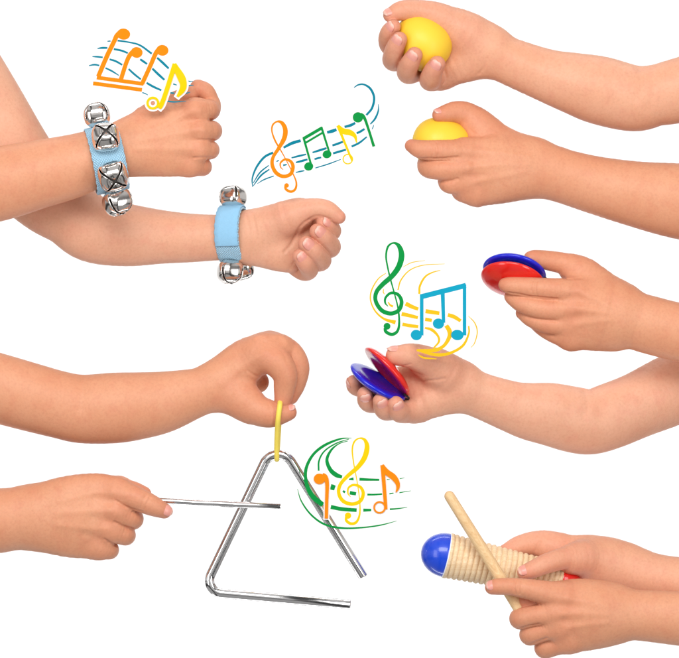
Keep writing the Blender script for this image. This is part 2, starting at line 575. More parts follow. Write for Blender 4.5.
def hand(label, mat, arm, palm, fingers, creases=(), ridges=(), arm_zs=0.86, palm_zs=0.82, h=0.75, palm_k=9.0, late=()):
    arm_p = list(arm)
    allp = np.array(list(arm_p) + [p for t in palm for p in t] + [p for f in fingers for p in f["p"]], float)
    lo = (allp[:, :3] - allp[:, 3:4]).min(0) - 5; hi = (allp[:, :3] + allp[:, 3:4]).max(0) + 5
    B = Flesh(lo, hi, h)
    B.tube(arm_p, k=8, zs=arm_zs, n=6)
    for t in palm: B.tube(t, k=palm_k, zs=palm_zs)
    for f in fingers:
        B.tube(f["p"], k=f.get("k", 6.0), ktip=f.get("kt", 1.3), R=f.get("R", 16.0), n=6)
    for t, k in late: B.tube(t, k=k)
    for c in ridges: B.crease(*c)
    for c in creases: B.crease(*c)
    V, Q = surface_nets(B.F, B.lo, B.h)
    o = make("hand", V, Q, mat)
    tag(o, label, "hand", "hands playing the instruments")
    bl = np.zeros(len(V))
    for f in fingers:
        tip = np.array(f["p"][-1], float)
        d = np.linalg.norm(V - tip[:3], axis=1)
        bl = np.maximum(bl, np.clip(1.6 - d / (tip[3] * 1.25), 0, 1) * f.get("blush", 0.75))
        for q in f["p"][:-1]:                               # knuckles are redder
            d = np.linalg.norm(V - np.array(q[:3], float), axis=1)
            bl = np.maximum(bl, np.clip(1.75 - d / (q[3] * 1.05), 0, 1) * 0.34)
    a = o.data.attributes.new("blush", 'FLOAT', 'POINT'); a.data.foreach_set("value", bl.astype(np.float32))
    for f in fingers:
        if "nail" in f:
            nail(o, f["p"][-1], f["p"][-2], f["nail"], f.get("nw", 1.0), f.get("nl", 1.0), f.get("no", 0.0))
    return o

# ---------------------------------------------------------------- the ten hands
# fist with the bell bracelet (back of the hand, four finger ends at its far side)
hand("child's fist seen from the back, blue bracelet with four bells on its wrist", SK_DORSAL,
     arm_points([(-70, 162, 238, 30), (0, 147, 222, 30), (35, 141, 211, 30), (71, 135, 200, 30), (97, 129, 188, 30),
                 (115, 125, 178.5, 30), (132, 119, 174.5, 30)]),
     [[(128, 143, 30, 20), (160, 126, 34, 17), (196, 112.5, 37, 12.5)],
      [(128, 148, 30, 22), (165, 140, 36, 19), (199, 131, 39, 12.5)],
      [(128, 152, 30, 20), (165, 152, 36, 18), (198, 150, 38, 11.5)],
      [(130, 157, 30, 18), (165, 160.5, 33, 17), (190, 165, 33, 11.5)],
      [(132, 140, 28, 19), (152, 121, 27, 15.5), (172, 107, 25, 10)]],
     [dict(p=[(195, 111.5, 38, 12), (208, 110.5, 28, 10.8), (209, 110.5, 8, 10.4), (196, 112, -4, 9.5)], kt=0.8, R=12),
      dict(p=[(199, 131.5, 39, 11.5), (210.5, 131.3, 28, 10.4), (211, 131.5, 6, 10.2), (198, 132, -4, 9.5)], kt=0.8, R=11),
      dict(p=[(198, 151, 38, 10.5), (209, 150.3, 27, 9.6), (209, 150.5, 6, 9.3), (196, 150, -4, 9)], kt=0.8, R=11),
      dict(p=[(190, 166.5, 33, 10.5), (201.5, 167, 22, 9.5), (201.5, 167, 4, 9.2), (190, 166, -3, 9)], kt=0.8, R=11),
      dict(p=[(150, 119, 26, 14), (170, 104, 25, 9.5), (190, 95, 25, 8.6)], kt=1.0, R=22, blush=0.5),
      dict(p=[(212, 103, 14, 8), (206, 93, 18, 9.2), (198.5, 88.5, 20, 8.4)], kt=0.8, R=6, blush=0.6)],
     ridges=[([(142, 136), (170, 124), (190, 114)], -0.7, 3.2), ([(140, 142), (170, 136), (194, 132)], -0.7, 3.2), ([(140, 150), (170, 151), (192, 150)], -0.7, 3.2), ([(194, 112), (198, 112), (201, 112)], -1.0, 4), ([(196, 131), (200, 131), (204, 131)], -1.0, 4), ([(194, 122), (190, 122), (184, 123)], 0.8, 4), ([(194, 141), (190, 141), (184, 141)], 0.8, 4), ([(190, 159), (186, 158.5), (180, 158)], 0.8, 4)],
     creases=[([(197, 121), (206, 121), (219, 121)], 2.3, 1.15), ([(198, 141.5), (208, 141.3), (220, 141)], 2.3, 1.15),
              ([(195, 159), (204, 158.6), (216, 158.5)], 2.3, 1.15), ([(165, 98.5), (180, 100), (205, 100.5)], 0.8, 1.6)])

# bent arm, palm side up, fingers curled in (bracelet with the strap end)
hand("open-palmed loose fist on a bent arm, nails showing, plain blue strap at its wrist", SK_PALE,
     [(-60, 40, -42, 43), (-21, 103, -42, 42), (13, 161, -42, 42), (44, 194, -42, 38), (68, 212, -42, 34), (91, 228.5, -42, 33.5),
      (125, 234.5, -42, 31.5), (160, 236.5, -42, 27), (190, 237.5, -42, 24.5), (220, 237, -42, 23), (250, 236, -42, 24)],
     [[(250, 232, -40, 21), (275, 222, -36, 18), (302, 216, -36, 14)],
      [(250, 236, -40, 22), (276, 234, -38, 20), (302, 232, -38, 14)],
      [(250, 240, -40, 21), (276, 246, -38, 18), (298, 247, -38, 14)],
      [(252, 243, -38, 19), (276, 254, -36, 16.5), (290, 259, -36, 13.5)],
      [(258, 232, -32, 18), (280, 221, -26, 17), (300, 213, -24, 14)]],
     [dict(p=[(298, 222, -46, 12), (322, 230, -46, 10.5), (332, 231, -32, 9.2), (329, 225, -20, 8.6), (324, 222, -15, 7.8)],
           kt=0.9, R=12, nail=(0.1, -0.3, 1), nw=.9),
      dict(p=[(298, 235, -46, 12), (322, 247, -46, 10.5), (331, 246.5, -32, 10), (325, 238, -14, 9.2), (317.5, 231.5, -8, 8.2)],
           kt=0.9, R=12, nail=(0.15, -0.2, 1), nw=.9),
      dict(p=[(294, 247, -46, 12), (313, 260, -46, 10.5), (321.5, 260, -32, 10), (315, 252, -12, 9.2), (306, 244, -6, 8.2)],
           kt=0.9, R=12, nail=(0.15, -0.2, 1), nw=.9),
      dict(p=[(287, 257, -44, 11.5), (302, 270, -44, 10), (309, 269.5, -32, 9.4), (305.5, 263.5, -14, 8.8), (300, 256.5, -9, 7.8)],
           kt=0.9, R=12, nail=(0.1, -0.2, 1), nw=.9),
      dict(p=[(290, 217, -24, 16.5), (310, 209.5, -18, 11.5), (326, 210, -14, 10.2), (339, 217, -12, 6.8)], kt=1.0, R=18, k=8)],
     creases=[([(253, 216), (256, 236), (253, 257)], 0.8, 1.4), ([(318, 238), (322, 234), (326, 231)], 0.5, 1.0), ([(308, 251), (312, 247), (318, 243)], 0.5, 1.0), ([(284, 252), (292, 243), (301, 226), (309, 220)], 1.3, 1.8), ([(288, 271), (294, 262), (298, 255)], 0.8, 1.2),
              ([(246, 214), (250, 236), (248, 258)], 0.5, 1.6), ([(309, 219), (318, 216), (330, 219)], 0.9, 1.5)])

# palm holding the egg, fingers folded up over it
hand("palm-up hand gripping a yellow egg shaker that shows whole in its fingers", SK_MID,
     arm_points([(486, 25.5, 74.5, 20), (502, 34.5, 83.5, 20), (545, 48.5, 103, 20), (575, 53, 116, 20), (600, 56.5, 126, 20), (633, 66, 132, 20),
                 (655, 65, 127, 20), (679, 58, 124, 20), (750, 36, 110, 20)]),
     [[(490, 52, 20, 22), (462, 42, 14, 25), (430, 45, 0, 19), (406, 48, -4, 13)],
      [(490, 56, 20, 19), (464, 64, 18, 19), (440, 76, 12, 13.5)],
      [(488, 48, 22, 21), (470, 36, 26, 20), (452, 25.5, 28, 15)],
      [(470, 55, 8, 24), (440, 55, -4, 20), (420, 60, -4, 14)]],
     [dict(p=[(404, 48, -2, 11), (391, 47, 12, 10), (387.5, 41, 30, 9.4), (389, 34, 42, 8.8), (393, 28.5, 48, 7.4)], kt=0.8, R=10, nail=(-0.3, -0.3, 1)),
      dict(p=[(405, 57, 0, 11.5), (394, 61, 14, 11), (393, 57, 36, 10.2), (395, 49, 50, 9.2), (399, 41.5, 56, 7.8)], kt=0.8, R=10, nail=(-0.2, -0.2, 1)),
      dict(p=[(418, 70, 2, 11.5), (408.5, 74, 18, 10.8), (407, 71, 38, 10.3), (410, 64, 52, 9.4), (414, 57, 58, 8)], kt=0.8, R=10, nail=(-0.1, -0.2, 1)),
      dict(p=[(444, 77, 10, 12.5), (431, 81, 26, 11.2), (430.5, 79, 42, 10.8), (433, 72, 53, 9.6), (436.5, 66, 58, 8.2)], kt=0.9, R=12, nail=(0.0, -0.2, 1)),
      dict(p=[(465, 33, 26, 18), (440, 19, 32, 14.5), (420, 12.5, 36, 11), (402, 12.3, 40, 10), (390, 17, 42, 7.2)], kt=1.0, R=22, k=9, nail=(-0.1, -0.8, 0.7))],
     ridges=[([(640, 70), (641, 84), (636, 100)], 1.2, 5), ([(650, 70), (652, 90), (645, 110)], 0.7, 5), ([(500, 50), (540, 72), (580, 90)], -0.6, 7)],
     creases=[([(421, 4), (419, 12), (420, 20)], 0.4, 1.2), ([(486, 60), (484, 68), (478, 75)], 0.9, 1.6), ([(452, 60), (460, 48), (462, 36)], 0.4, 2.5), ([(441, 88), (445, 80), (444, 72)], 1.0, 1.2),
              ([(404, 9), (408, 14), (409, 20)], 0.6, 1.0)])

# back of the hand around the other egg
hand("back of a hand closed round a yellow egg shaker, thumb laid over its top", SK_DORSAL,
     arm_points([(532, 140, 196, 20), (553, 145.5, 201.5, 20), (567, 150, 205.5, 20), (597, 156.5, 215.5, 20), (637, 161.5, 228, 20),
                 (679, 163.5, 239.5, 20), (750, 166, 254, 20)]),
     [[(533, 164, 20, 23), (500, 157, 30, 21), (464, 153, 36, 14)],
      [(533, 168, 20, 25), (500, 168, 33, 21), (463, 168, 38, 13.5)],
      [(533, 171, 20, 23), (500, 178, 31, 20), (466, 182, 35, 13)],
      [(533, 173, 20, 22), (505, 184, 28, 19), (478, 194, 30, 13)],
      [(530, 162, 18, 21), (497, 144, 17, 20), (474, 124, 16, 15)]],
     [dict(p=[(464, 153, 37, 13), (440, 152, 46, 11), (421, 150.5, 44, 9.4), (411, 146.8, 40, 6.6)], kt=0.8, R=16),
      dict(p=[(462, 170, 39, 13), (441, 170.5, 43, 10.6), (428.5, 168.5, 34, 10.3), (426, 164, 18, 9)], kt=0.8, R=14),
      dict(p=[(464, 184, 36, 12), (450, 184.5, 37, 10), (446.5, 182, 26, 9), (446, 178, 12, 8)], kt=0.8, R=12),
      dict(p=[(474, 194, 31, 12), (463, 193.5, 29, 9.6), (460, 191, 18, 9), (462, 186, 6, 8)], kt=0.8, R=12),
      dict(p=[(482, 131, 17, 17), (468, 117, 18, 13.6), (456, 113, 23, 11.2), (445, 114.5, 30, 8.8), (438.5, 116, 33, 6.8)], kt=1.0, R=18, k=8,
           nail=(-0.2, -0.8, 0.55), nl=0.9)],
     ridges=[([(528, 158), (500, 154), (472, 152)], -0.7, 3.2), ([(528, 165), (500, 166), (470, 168)], -0.7, 3.2), ([(525, 172), (500, 178), (474, 183)], -0.7, 3.2), ([(468, 152), (463, 152), (458, 152)], -1.0, 5), ([(466, 169), (462, 169), (458, 170)], -1.0, 5), ([(470, 161), (476, 161), (484, 161)], 0.9, 4), ([(466, 177), (474, 177), (482, 176)], 0.9, 4)],
     creases=[([(432, 144), (433.5, 151), (431, 159)], 1.1, 1.1), ([(436.5, 143.5), (438.5, 151), (436, 160)], 1.1, 1.1), ([(420, 159.3), (436, 160), (457, 158.6)], 2.3, 1.15), ([(436, 182), (446, 183), (457, 180)], 1.9, 1.15),
              ([(470, 131), (478, 137), (492, 134)], 0.5, 2.0)])

# back of the hand pinching the closed castanet
hand("back of a hand pinching a closed red and blue castanet between thumb and fingers", SK_DORSAL,
     arm_points([(612, 281, 350, 34), (632, 290.5, 349.5, 34), (647, 295, 354, 34), (679, 303, 362, 34), (750, 316, 378, 34)]),
     [[(614, 310, 32, 27), (595, 302, 36, 22), (575, 292, 38, 14)],
      [(614, 315, 32, 28), (595, 313, 38, 22), (572, 309, 41, 13.5)],
      [(614, 320, 32, 26), (595, 324, 36, 20), (570, 325, 38, 13)],
      [(614, 324, 32, 24), (594, 331, 33, 19), (570, 337.5, 33, 12.5)],
      [(612, 305, 28, 24), (588, 280, 24, 18.5), (570, 268, 22, 12)]],
     [dict(p=[(575, 291.5, 39, 13.5), (552, 290, 46, 11.6), (525, 287.6, 45, 10.2), (510, 286, 43, 8.8), (504.5, 285, 42, 7)], kt=0.9, R=18),
      dict(p=[(572, 309, 41, 13), (546, 310, 45, 11.2), (524, 304.5, 41, 9.8), (513, 299.5, 36, 7.2), (509.5, 297, 33, 6)], kt=0.9, R=16),
      dict(p=[(570, 325, 38, 12.5), (549, 324, 41, 10.5), (532, 319, 36, 9), (522, 313, 28, 7)], kt=0.9, R=14),
      dict(p=[(570, 338, 33, 12), (555, 334, 33, 9.8), (543, 329, 27, 8), (534, 322, 18, 7)], kt=0.9, R=14),
      dict(p=[(580, 273, 23, 15), (565, 264.5, 22, 11.2), (549, 261, 25, 10), (535, 258.8, 31, 8.6), (530, 258.5, 33, 7.2)], kt=1.0, R=18, k=8)],
     ridges=[([(610, 308), (592, 299), (578, 292)], -0.7, 3.2), ([(610, 314), (592, 311), (576, 309)], -0.7, 3.2), ([(610, 320), (592, 322), (574, 325)], -0.7, 3.2), ([(580, 291), (574, 291), (568, 291)], -1.0, 5), ([(576, 309), (571, 309), (566, 309)], -1.0, 5), ([(580, 301), (587, 302), (594, 303)], 0.9, 4), ([(574, 317), (582, 317), (590, 317)], 0.9, 4)],
     creases=[([(531, 281), (529.5, 287), (531, 294)], 1.1, 1.1), ([(535.5, 281), (534, 288), (535, 295)], 1.1, 1.1), ([(508, 293), (530, 296.6), (556, 299.3)], 2.2, 1.15), ([(527, 317), (540, 320), (556, 321.5)], 1.0, 1.3), ([(540, 333), (552, 335.5)], 0.8, 1.3),
              ([(556, 275.5), (566, 279), (580, 278)], 1.0, 1.8)])

# palm-up hand holding the open castanet
hand("palm-up hand on a bent arm holding an open castanet, pale fingertips under its blue shell", SK_PALE,
     [(457, 386, 8, 24.3), (478, 394.5, 4, 22.8), (511, 406.5, 0, 25.5), (530, 411.5, -3, 28.5), (551, 414.5, -6, 31.5), (575, 420, -12, 33), (592, 422, -16, 32.5),
      (612, 416, -22, 33), (640, 405, -32, 33), (679, 388, -46, 36), (750, 357, -60, 39)],
     [[(460, 384, 10, 21), (432, 378, 4, 22), (402, 382, -2, 16), (380, 384, -4, 12)],
      [(460, 390, 10, 19), (436, 398, 12, 19), (412, 408, 8, 14)],
      [(458, 381, 8, 18), (440, 369, 20, 18), (422, 361, 28, 15)],
      [(440, 388, 2, 22), (412, 394, -2, 18), (392, 398, -4, 12)]],
     [dict(p=[(384, 386, -4, 11), (364, 388, 2, 9.4), (355.5, 386.5, 10, 8.6), (353.8, 382, 17, 7.4)], kt=0.8, R=10, nail=(-0.6, -0.4, 0.8)),
      dict(p=[(394, 398, -2, 11.5), (374, 403, 12, 10), (367, 401, 28, 9.4), (364.8, 394, 38, 7.8)], kt=0.8, R=10, nail=(-0.1, -0.25, 1)),
      dict(p=[(404, 405, 2, 12), (389, 410, 20, 10.4), (383.5, 408.5, 36, 9.8), (380.3, 400.5, 46, 7.8)], kt=0.8, R=10, nail=(0.0, -0.25, 1)),
      dict(p=[(418, 409, 8, 13.5), (403, 412, 26, 11), (398, 410.5, 40, 10), (395.5, 403.5, 48, 8)], kt=0.8, R=12, nail=(0.1, -0.25, 1)),
      dict(p=[(444, 372, 22, 18), (428, 361.5, 32, 15), (412, 356, 40, 12.8), (401, 355.5, 44, 10.8), (395, 355.5, 45, 9.6)], kt=1.0, R=18, k=9,
           nail=(-0.15, -1.0, 0.25))],
     ridges=[([(586, 392), (588, 402), (584, 414)], 1.2, 5), ([(600, 388), (604, 402), (600, 416)], 0.8, 6), ([(480, 386), (520, 398), (560, 408)], -0.6, 7)],
     creases=[([(418, 345), (416, 354), (418, 366)], 0.4, 1.2), ([(409, 380), (424, 381), (444, 378.5)], 1.2, 1.6),
              ([(392, 366), (402, 366), (410, 364)], 0.9, 1.3)])

# hand the triangle hangs from
hand("downturned hand on a long forearm holding the triangle's yellow loop between finger and thumb", SK_DORSAL,
     arm_points([(-70, 333, 408, 18), (0, 353, 424, 18), (34, 363, 432.5, 18), (60, 370.5, 438.5, 18), (83, 374.5, 443, 18), (115, 372.5, 443, 18), (140, 372, 439, 18),
                 (163, 371, 433, 18), (190, 368.5, 420.5, 18), (205, 366, 414, 18), (220, 362.5, 408, 18)]),
     [[(218, 385, 18, 22.5), (240, 368, 22, 20), (262, 352.5, 26, 18), (280, 350, 26, 15.5)],
      [(220, 383, 16, 21), (246, 360, 14, 21), (270, 348, 10, 15.5)],
      [(218, 387, 18, 21), (234, 395, 22, 19), (252, 407, 25, 16)],
      [(228, 382, 8, 20), (248, 376, 0, 15), (258, 382, -4, 11)]],
     [dict(p=[(262, 354, 28, 17.5), (276, 361, 36, 15.5), (285, 374, 38, 12.6), (284.5, 389, 35, 10.4), (283, 400, 34, 8.4)], kt=1.2, R=20, k=8),
      dict(p=[(268, 349, 14, 16), (287, 352, 20, 14), (297.5, 366, 22, 12), (295.5, 383, 20, 10.5), (290.5, 396, 20, 8.4)], kt=1.0, R=18, k=8),
      dict(p=[(272, 347, 2, 14), (288, 352, 4, 12.5), (296, 366, 4, 11), (293, 384, 6, 9.5), (288, 394, 8, 8)], kt=1.0, R=18, k=8),
      dict(p=[(238, 396, 22, 18), (254, 408, 26, 15.8), (270, 413.5, 30, 13.8), (284, 412.6, 33, 9.8), (289, 412, 33, 8)], kt=1.0, R=24, k=8, nail=(0.6, -0.8, 0.35), nw=1.1)],
     ridges=[([(256, 338), (261, 337), (266, 338)], -1.4, 4), ([(275, 337), (281, 337), (286, 341)], -1.4, 4), ([(266, 342), (270, 346), (274, 352)], 0.7, 3), ([(82, 377), (84, 392), (82, 408)], 1.1, 5), ([(222, 384), (245, 366), (264, 353)], -0.8, 4), ([(190, 376), (206, 374), (220, 373)], -0.6, 5)],
     creases=[([(268, 402), (271, 412), (269, 425)], 0.4, 1.2), ([(273, 402), (276, 412), (274, 424)], 0.35, 1.1), ([(232, 406), (236, 396), (236, 386)], 0.5, 2.0), ([(248, 371), (257, 376), (268, 375.5)], 0.7, 1.4),
              ([(275, 346), (283, 352), (287, 361)], 0.4, 1.8)])

# hand with the beater
hand("back of a fist pointing the thin metal triangle beater with its forefinger", SK_DORSAL,
     arm_points([(-70, 491, 562, 20), (0, 487.7, 552.5, 20), (15, 487.3, 548.5, 20), (32, 486, 547.5, 20)]),
     [[(30, 512, 20, 25), (65, 498, 30, 22), (97, 490.5, 33, 18), (118, 491, 36, 14.5)],
      [(30, 516, 20, 27), (70, 512, 32, 24), (117, 509, 38, 14)],
      [(30, 520, 20, 25), (70, 524, 32, 22), (111, 528, 35, 13)],
      [(30, 524, 20, 22), (66, 536, 28, 20), (98, 545, 29, 13)],
      [(60, 505, 10, 22), (95, 494, 6, 18), (118, 491, 6, 15)]],
     [dict(p=[(118, 491.5, 37, 14), (137, 497.5, 42, 12.2), (153, 504.5, 42, 10.4), (165, 509.8, 39, 7.8)], kt=0.8, R=16, nail=(0.35, -0.15, 0.9), no=0.25, nl=.8, nw=.9),
      dict(p=[(116, 511, 38, 13), (131, 517.5, 31, 11), (132.3, 518, 14, 10.8), (120, 514, 4, 10)], kt=0.7, R=12),
      dict(p=[(110, 529, 35, 12), (124, 534, 29, 10.3), (125, 534.5, 12, 10.3), (114, 532, 4, 9.5)], kt=0.7, R=12),
      dict(p=[(97, 546, 29, 12), (108, 549, 25, 9.8), (109, 549, 10, 9.6), (98, 546, 2, 9)], kt=0.7, R=12),
      dict(p=[(116, 491, 8, 14), (132, 491, 12, 10.5), (143.5, 494, 16, 8.4)], kt=1.0, R=14)],
     ridges=[([(60, 500), (90, 493), (112, 491)], -0.7, 3.2), ([(60, 512), (90, 510), (112, 509)], -0.7, 3.2), ([(60, 524), (90, 527), (108, 528)], -0.7, 3.2), ([(116, 491), (120, 492), (126, 493)], -0.9, 5), ([(112, 509), (116, 510), (121, 512)], -0.9, 5), ([(112, 500), (104, 499), (96, 498)], 0.9, 4), ([(110, 519), (102, 518), (94, 517)], 0.9, 4), ([(102, 537), (94, 535), (86, 533)], 0.8, 4)],
     creases=[([(147, 495), (144, 501), (142, 507)], 1.1, 1.1), ([(151, 497), (148, 503), (146, 509)], 1.1, 1.1), ([(117, 499.5), (128, 506), (143, 510.5)], 2.5, 1.15), ([(116, 521), (124, 525.2), (134, 528)], 2.5, 1.15),
              ([(106, 538.5), (112, 542), (119, 545.5)], 2.5, 1.15)])

# hand holding the scraper cylinder, behind
hand("far hand gripping the ribbed wooden cylinder, its thumb across the ribs", SK_MID,
     arm_points([(592, 537, 588, -6), (619, 540, 592, -6), (637, 546.5, 597, -6), (652, 552.5, 602, -6), (679, 557, 606, -6), (750, 562, 616, -6)]),
     [[(604, 562, -4, 23), (582, 556, -4, 20), (560, 551, -6, 17), (542, 546, -8, 14)],
      [(604, 566, -6, 22), (580, 568, -12, 19), (556, 566, -18, 14)],
      [(602, 562, 2, 20), (584, 558, 14, 17), (570, 559, 22, 14)]],
     [dict(p=[(556, 549, -6, 16), (538, 544.5, -8, 13.6), (520, 546, -4, 10.5), (506, 551, 2, 7.4)], kt=1.0, R=16),
      dict(p=[(556, 566, -18, 14), (534, 566, -22, 11), (514, 572, -20, 10)], kt=1.0, R=14),
      dict(p=[(580, 557, 16, 15), (562, 558, 28, 11.4), (545, 562.5, 37, 10), (531, 568.5, 42, 8.8), (523.5, 571, 43, 7.4)], kt=1.0, R=18, k=7,
           nail=(-0.35, -0.35, 0.8))],
     creases=[([(536, 551), (537, 546), (540, 541)], 0.8, 1.4)])

# hand with the scraper stick, in front
hand("near hand holding the wooden scraper stick, three curled fingers below it", SK_DORSAL,
     arm_points([(598, 582, 644, 46), (616, 586, 639.5, 46), (634, 588, 638.5, 46), (679, 589.5, 644, 46), (750, 592, 652, 46)]),
     [[(612, 609, 46, 24), (585, 601, 54, 22), (560, 596.5, 60, 15)],
      [(612, 612, 46, 25), (585, 612, 57, 22), (558, 611, 62, 14)],
      [(612, 616, 46, 23), (585, 622, 54, 20), (562, 625, 59, 14)],
      [(612, 617, 46, 21), (588, 629, 50, 18), (570, 637, 53, 13.5)],
      [(606, 604, 42, 21), (576, 595, 46, 17), (552, 592, 50, 12)]],
     [dict(p=[(560, 595, 61, 14.5), (536, 589, 67, 11.4), (512, 584.6, 67, 9), (497, 584.5, 65, 8.2), (491, 585.3, 64, 7.2)], kt=1.0, R=18, nail=(-0.8, -0.3, 0.5), nl=.8),
      dict(p=[(556, 611, 62, 13.5), (535, 613.5, 60, 11), (520, 616.6, 52, 11), (520, 616.5, 36, 10)], kt=0.8, R=16),
      dict(p=[(560, 625, 59, 13), (544, 628.5, 56, 10.8), (530, 632.6, 48, 11), (530, 632.5, 34, 10)], kt=0.8, R=14),
      dict(p=[(568, 638, 53, 13), (555, 642.5, 50, 10.8), (544.5, 646, 43, 10.8), (545, 645, 30, 10)], kt=0.8, R=14),
      dict(p=[(556, 600, 50, 13), (540, 600, 50, 11.5), (526, 599.5, 50, 9.5)], kt=0.9, R=12, blush=0.9)],
     ridges=[([(604, 604), (584, 599), (566, 596)], -0.7, 3.2), ([(604, 612), (584, 611), (562, 611)], -0.7, 3.2), ([(604, 620), (584, 622), (566, 625)], -0.7, 3.2), ([(566, 596), (560, 596), (554, 595)], -0.9, 5), ([(562, 611), (556, 611), (552, 611)], -0.9, 5), ([(560, 603), (568, 604), (576, 605)], 0.8, 4), ([(560, 618), (570, 618), (578, 618)], 0.8, 4)],
     creases=[([(514, 578), (512.5, 584.5), (514, 591)], 1.1, 1.1), ([(518.5, 578.5), (517, 585), (518, 591.5)], 1.1, 1.1), ([(511, 628.5), (524, 624.5), (537, 621.5)], 2.3, 1.15), ([(524, 644), (533, 640.2), (545, 635.5)], 2.3, 1.15),
              ([(505, 594), (520, 596), (538, 602)], 0.8, 1.5)])

# ---------------------------------------------------------------- bell bracelets
def bell_mesh(r, roll):
    """jingle bell: puffed steel cup, pole along +z, with a cross of slits; returns bmesh arrays in local units"""
    half = 0.82
    NP = 30
    phis = []
    for q in range(4):
        for t in np.concatenate([[-1.0, -0.999], np.linspace(-0.93, 0.93, 15), [0.999]]):
            phis.append((q, t))
    rows = np.concatenate([[0.10], np.linspace(0.16, 1.0, 18) * math.radians(150)])
    V, F, M = [], [], []
    n = len(phis)
    for th in rows:
        w = half / max(r * math.sin(th), half * 1.5)            # half angle of the slit
        for q, t in phis:
            lim = math.pi / 4 - w
            if t <= -0.9999: a = -math.pi / 4 + 0.0
            else: a = t * lim if abs(t) < 0.99 else math.copysign(lim, t)
            ph = q * math.pi / 2 + a
            g = 1.0 / (abs(math.cos(ph)) ** 3.2 + abs(math.sin(ph)) ** 3.2) ** (1 / 3.2)     # square section, slits on its corners
            st, ct = math.sin(th), math.cos(th)
            g = 1 + (g - 1) * min(1.0, st * 1.15)
            dent = 1 - 0.07 * (1 - st) * abs(math.cos(2 * a))
            rad = r * 0.94 * g * st ** 0.80
            z = r * math.copysign(abs(ct) ** 0.82, ct) * dent * (1.0 if ct > 0 else 0.8)
            V.append((rad * math.cos(ph + roll), rad * math.sin(ph + roll), z))
    for i in range(len(rows) - 1):
        for j in range(n):
            k = (j + 1) % n
            slit = (phis[j][1] <= -0.9999) or (phis[k][1] <= -0.9999)
            if slit and rows[i] < math.radians(88): continue     # an open slit
            F.append((i * n + j, (i + 1) * n + j, (i + 1) * n + k, i * n + k))
    return np.array(V), F

def place_local(V, base, zdir, xhint):
    z = unit(zdir); x = np.asarray(xhint, float); x = unit(x - z * (x @ z)); y = np.cross(z, x)
    return np.asarray(base, float) + V[:, :1] * x + V[:, 1:2] * y + V[:, 2:3] * z

def sphere_v(r, n=24, m=14):
    V = []; F = []
    for i in range(m + 1):
        t = math.pi * i / m
        for j in range(n):
            p = 2 * math.pi * j / n
            V.append((r * math.sin(t) * math.cos(p), r * math.sin(t) * math.sin(p), r * math.cos(t)))
    for i in range(m):
        for j in range(n):
            F.append((i * n + j, (i + 1) * n + j, (i + 1) * n + (j + 1) % n, i * n + (j + 1) % n))
    return np.array(V), F

def bracelet(name_label, centre, axis, up, ry, rz, width, bells, patch=None, seam=-0.6):
    """strap ring about `axis`; up is the upward direction in the ring plane; angle 0 faces the viewer, +90 down"""
    root = empty("bell_bracelet", centre)
    tag(root, name_label, "bell bracelet", "bell bracelets worn on the wrists")
    ax = unit(axis); up = unit(np.asarray(up, float) - ax * np.dot(up, ax)); fr = np.cross(ax, up)
    if fr[2] < 0: fr = -fr
    c = np.asarray(centre, float)
    def P(a, rad, s): return c + ax * s + (ry + rad) * (-math.sin(a)) * up + (rz + rad) * math.cos(a) * fr
    def band(name, a0, a1, r_in, thick, w, mat, wob=0.0, closed=False):
        N = 120; V = []; F = []; UV = []
        prof = [(-w / 2, 0.3), (-w / 2 + .7, 1), (-w / 4, 1.05), (0, 1.08), (w / 4, 1.05), (w / 2 - .7, 1), (w / 2, 0.3), (w / 2 - .5, 0), (0, 0), (-w / 2 + .5, 0)]
        k = len(prof)
        for i in range(N + 1):
            a = a0 + (a1 - a0) * i / N
            for s, q in prof:
                V.append(P(a, r_in + thick * q + wob * math.sin(a * 5 + 1), s + 0.25 * math.sin(a * 23) * (abs(s) > w / 3)))
                UV.append((a * (ry + rz) / 2, s, 0))
        for i in range(N):
            for j in range(k):
                F.append((i * k + j, i * k + (j + 1) % k, (i + 1) * k + (j + 1) % k, (i + 1) * k + j))
        if not closed:
            F.append(list(range(k))[::-1]); F.append([N * k + j for j in range(k)])
        o = make(name, np.array(V), F, mat, root)
        at = o.data.attributes.new("band", 'FLOAT_VECTOR', 'POINT'); at.data.foreach_set("vector", np.array(UV, np.float32).ravel())
        return o
    strap = band("strap", 0.02 - math.pi, math.pi - 0.02, 0.0, 2.2, width, WEB, wob=0.25)
    if patch:
        band("loop_tape", patch[0], patch[1], 2.5, 1.5, width * 0.97, FLEECE)
    for a, off, r, roll, tilt in bells:
        a = math.radians(a)
        n = unit((P(a, 5, 0) - P(a, 0, 0))); n = unit(n + ax * tilt)
        base = P(a, 2.6, off) + n * r * 0.72
        V, F = bell_mesh(r, roll)
        b = make("bell", place_local(V, base, n, ax), F, BELL_METAL, root)
        md = b.modifiers.new("solid", 'SOLIDIFY'); md.thickness = 0.0007; md.offset = -1
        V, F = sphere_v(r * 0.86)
        make("shade_core", place_local(V, base, n, ax), F, BELL_SHADE, b)  # added dark ball, painted shade behind the open slits
        V, F = lathe([(0, 0.0), (0, 2.4), (1.0, 2.4), (1.2, 0.0)], P(a, 2.2, off), n, 16)
        make("rivet", V, F, BELL_METAL, b)
    return root

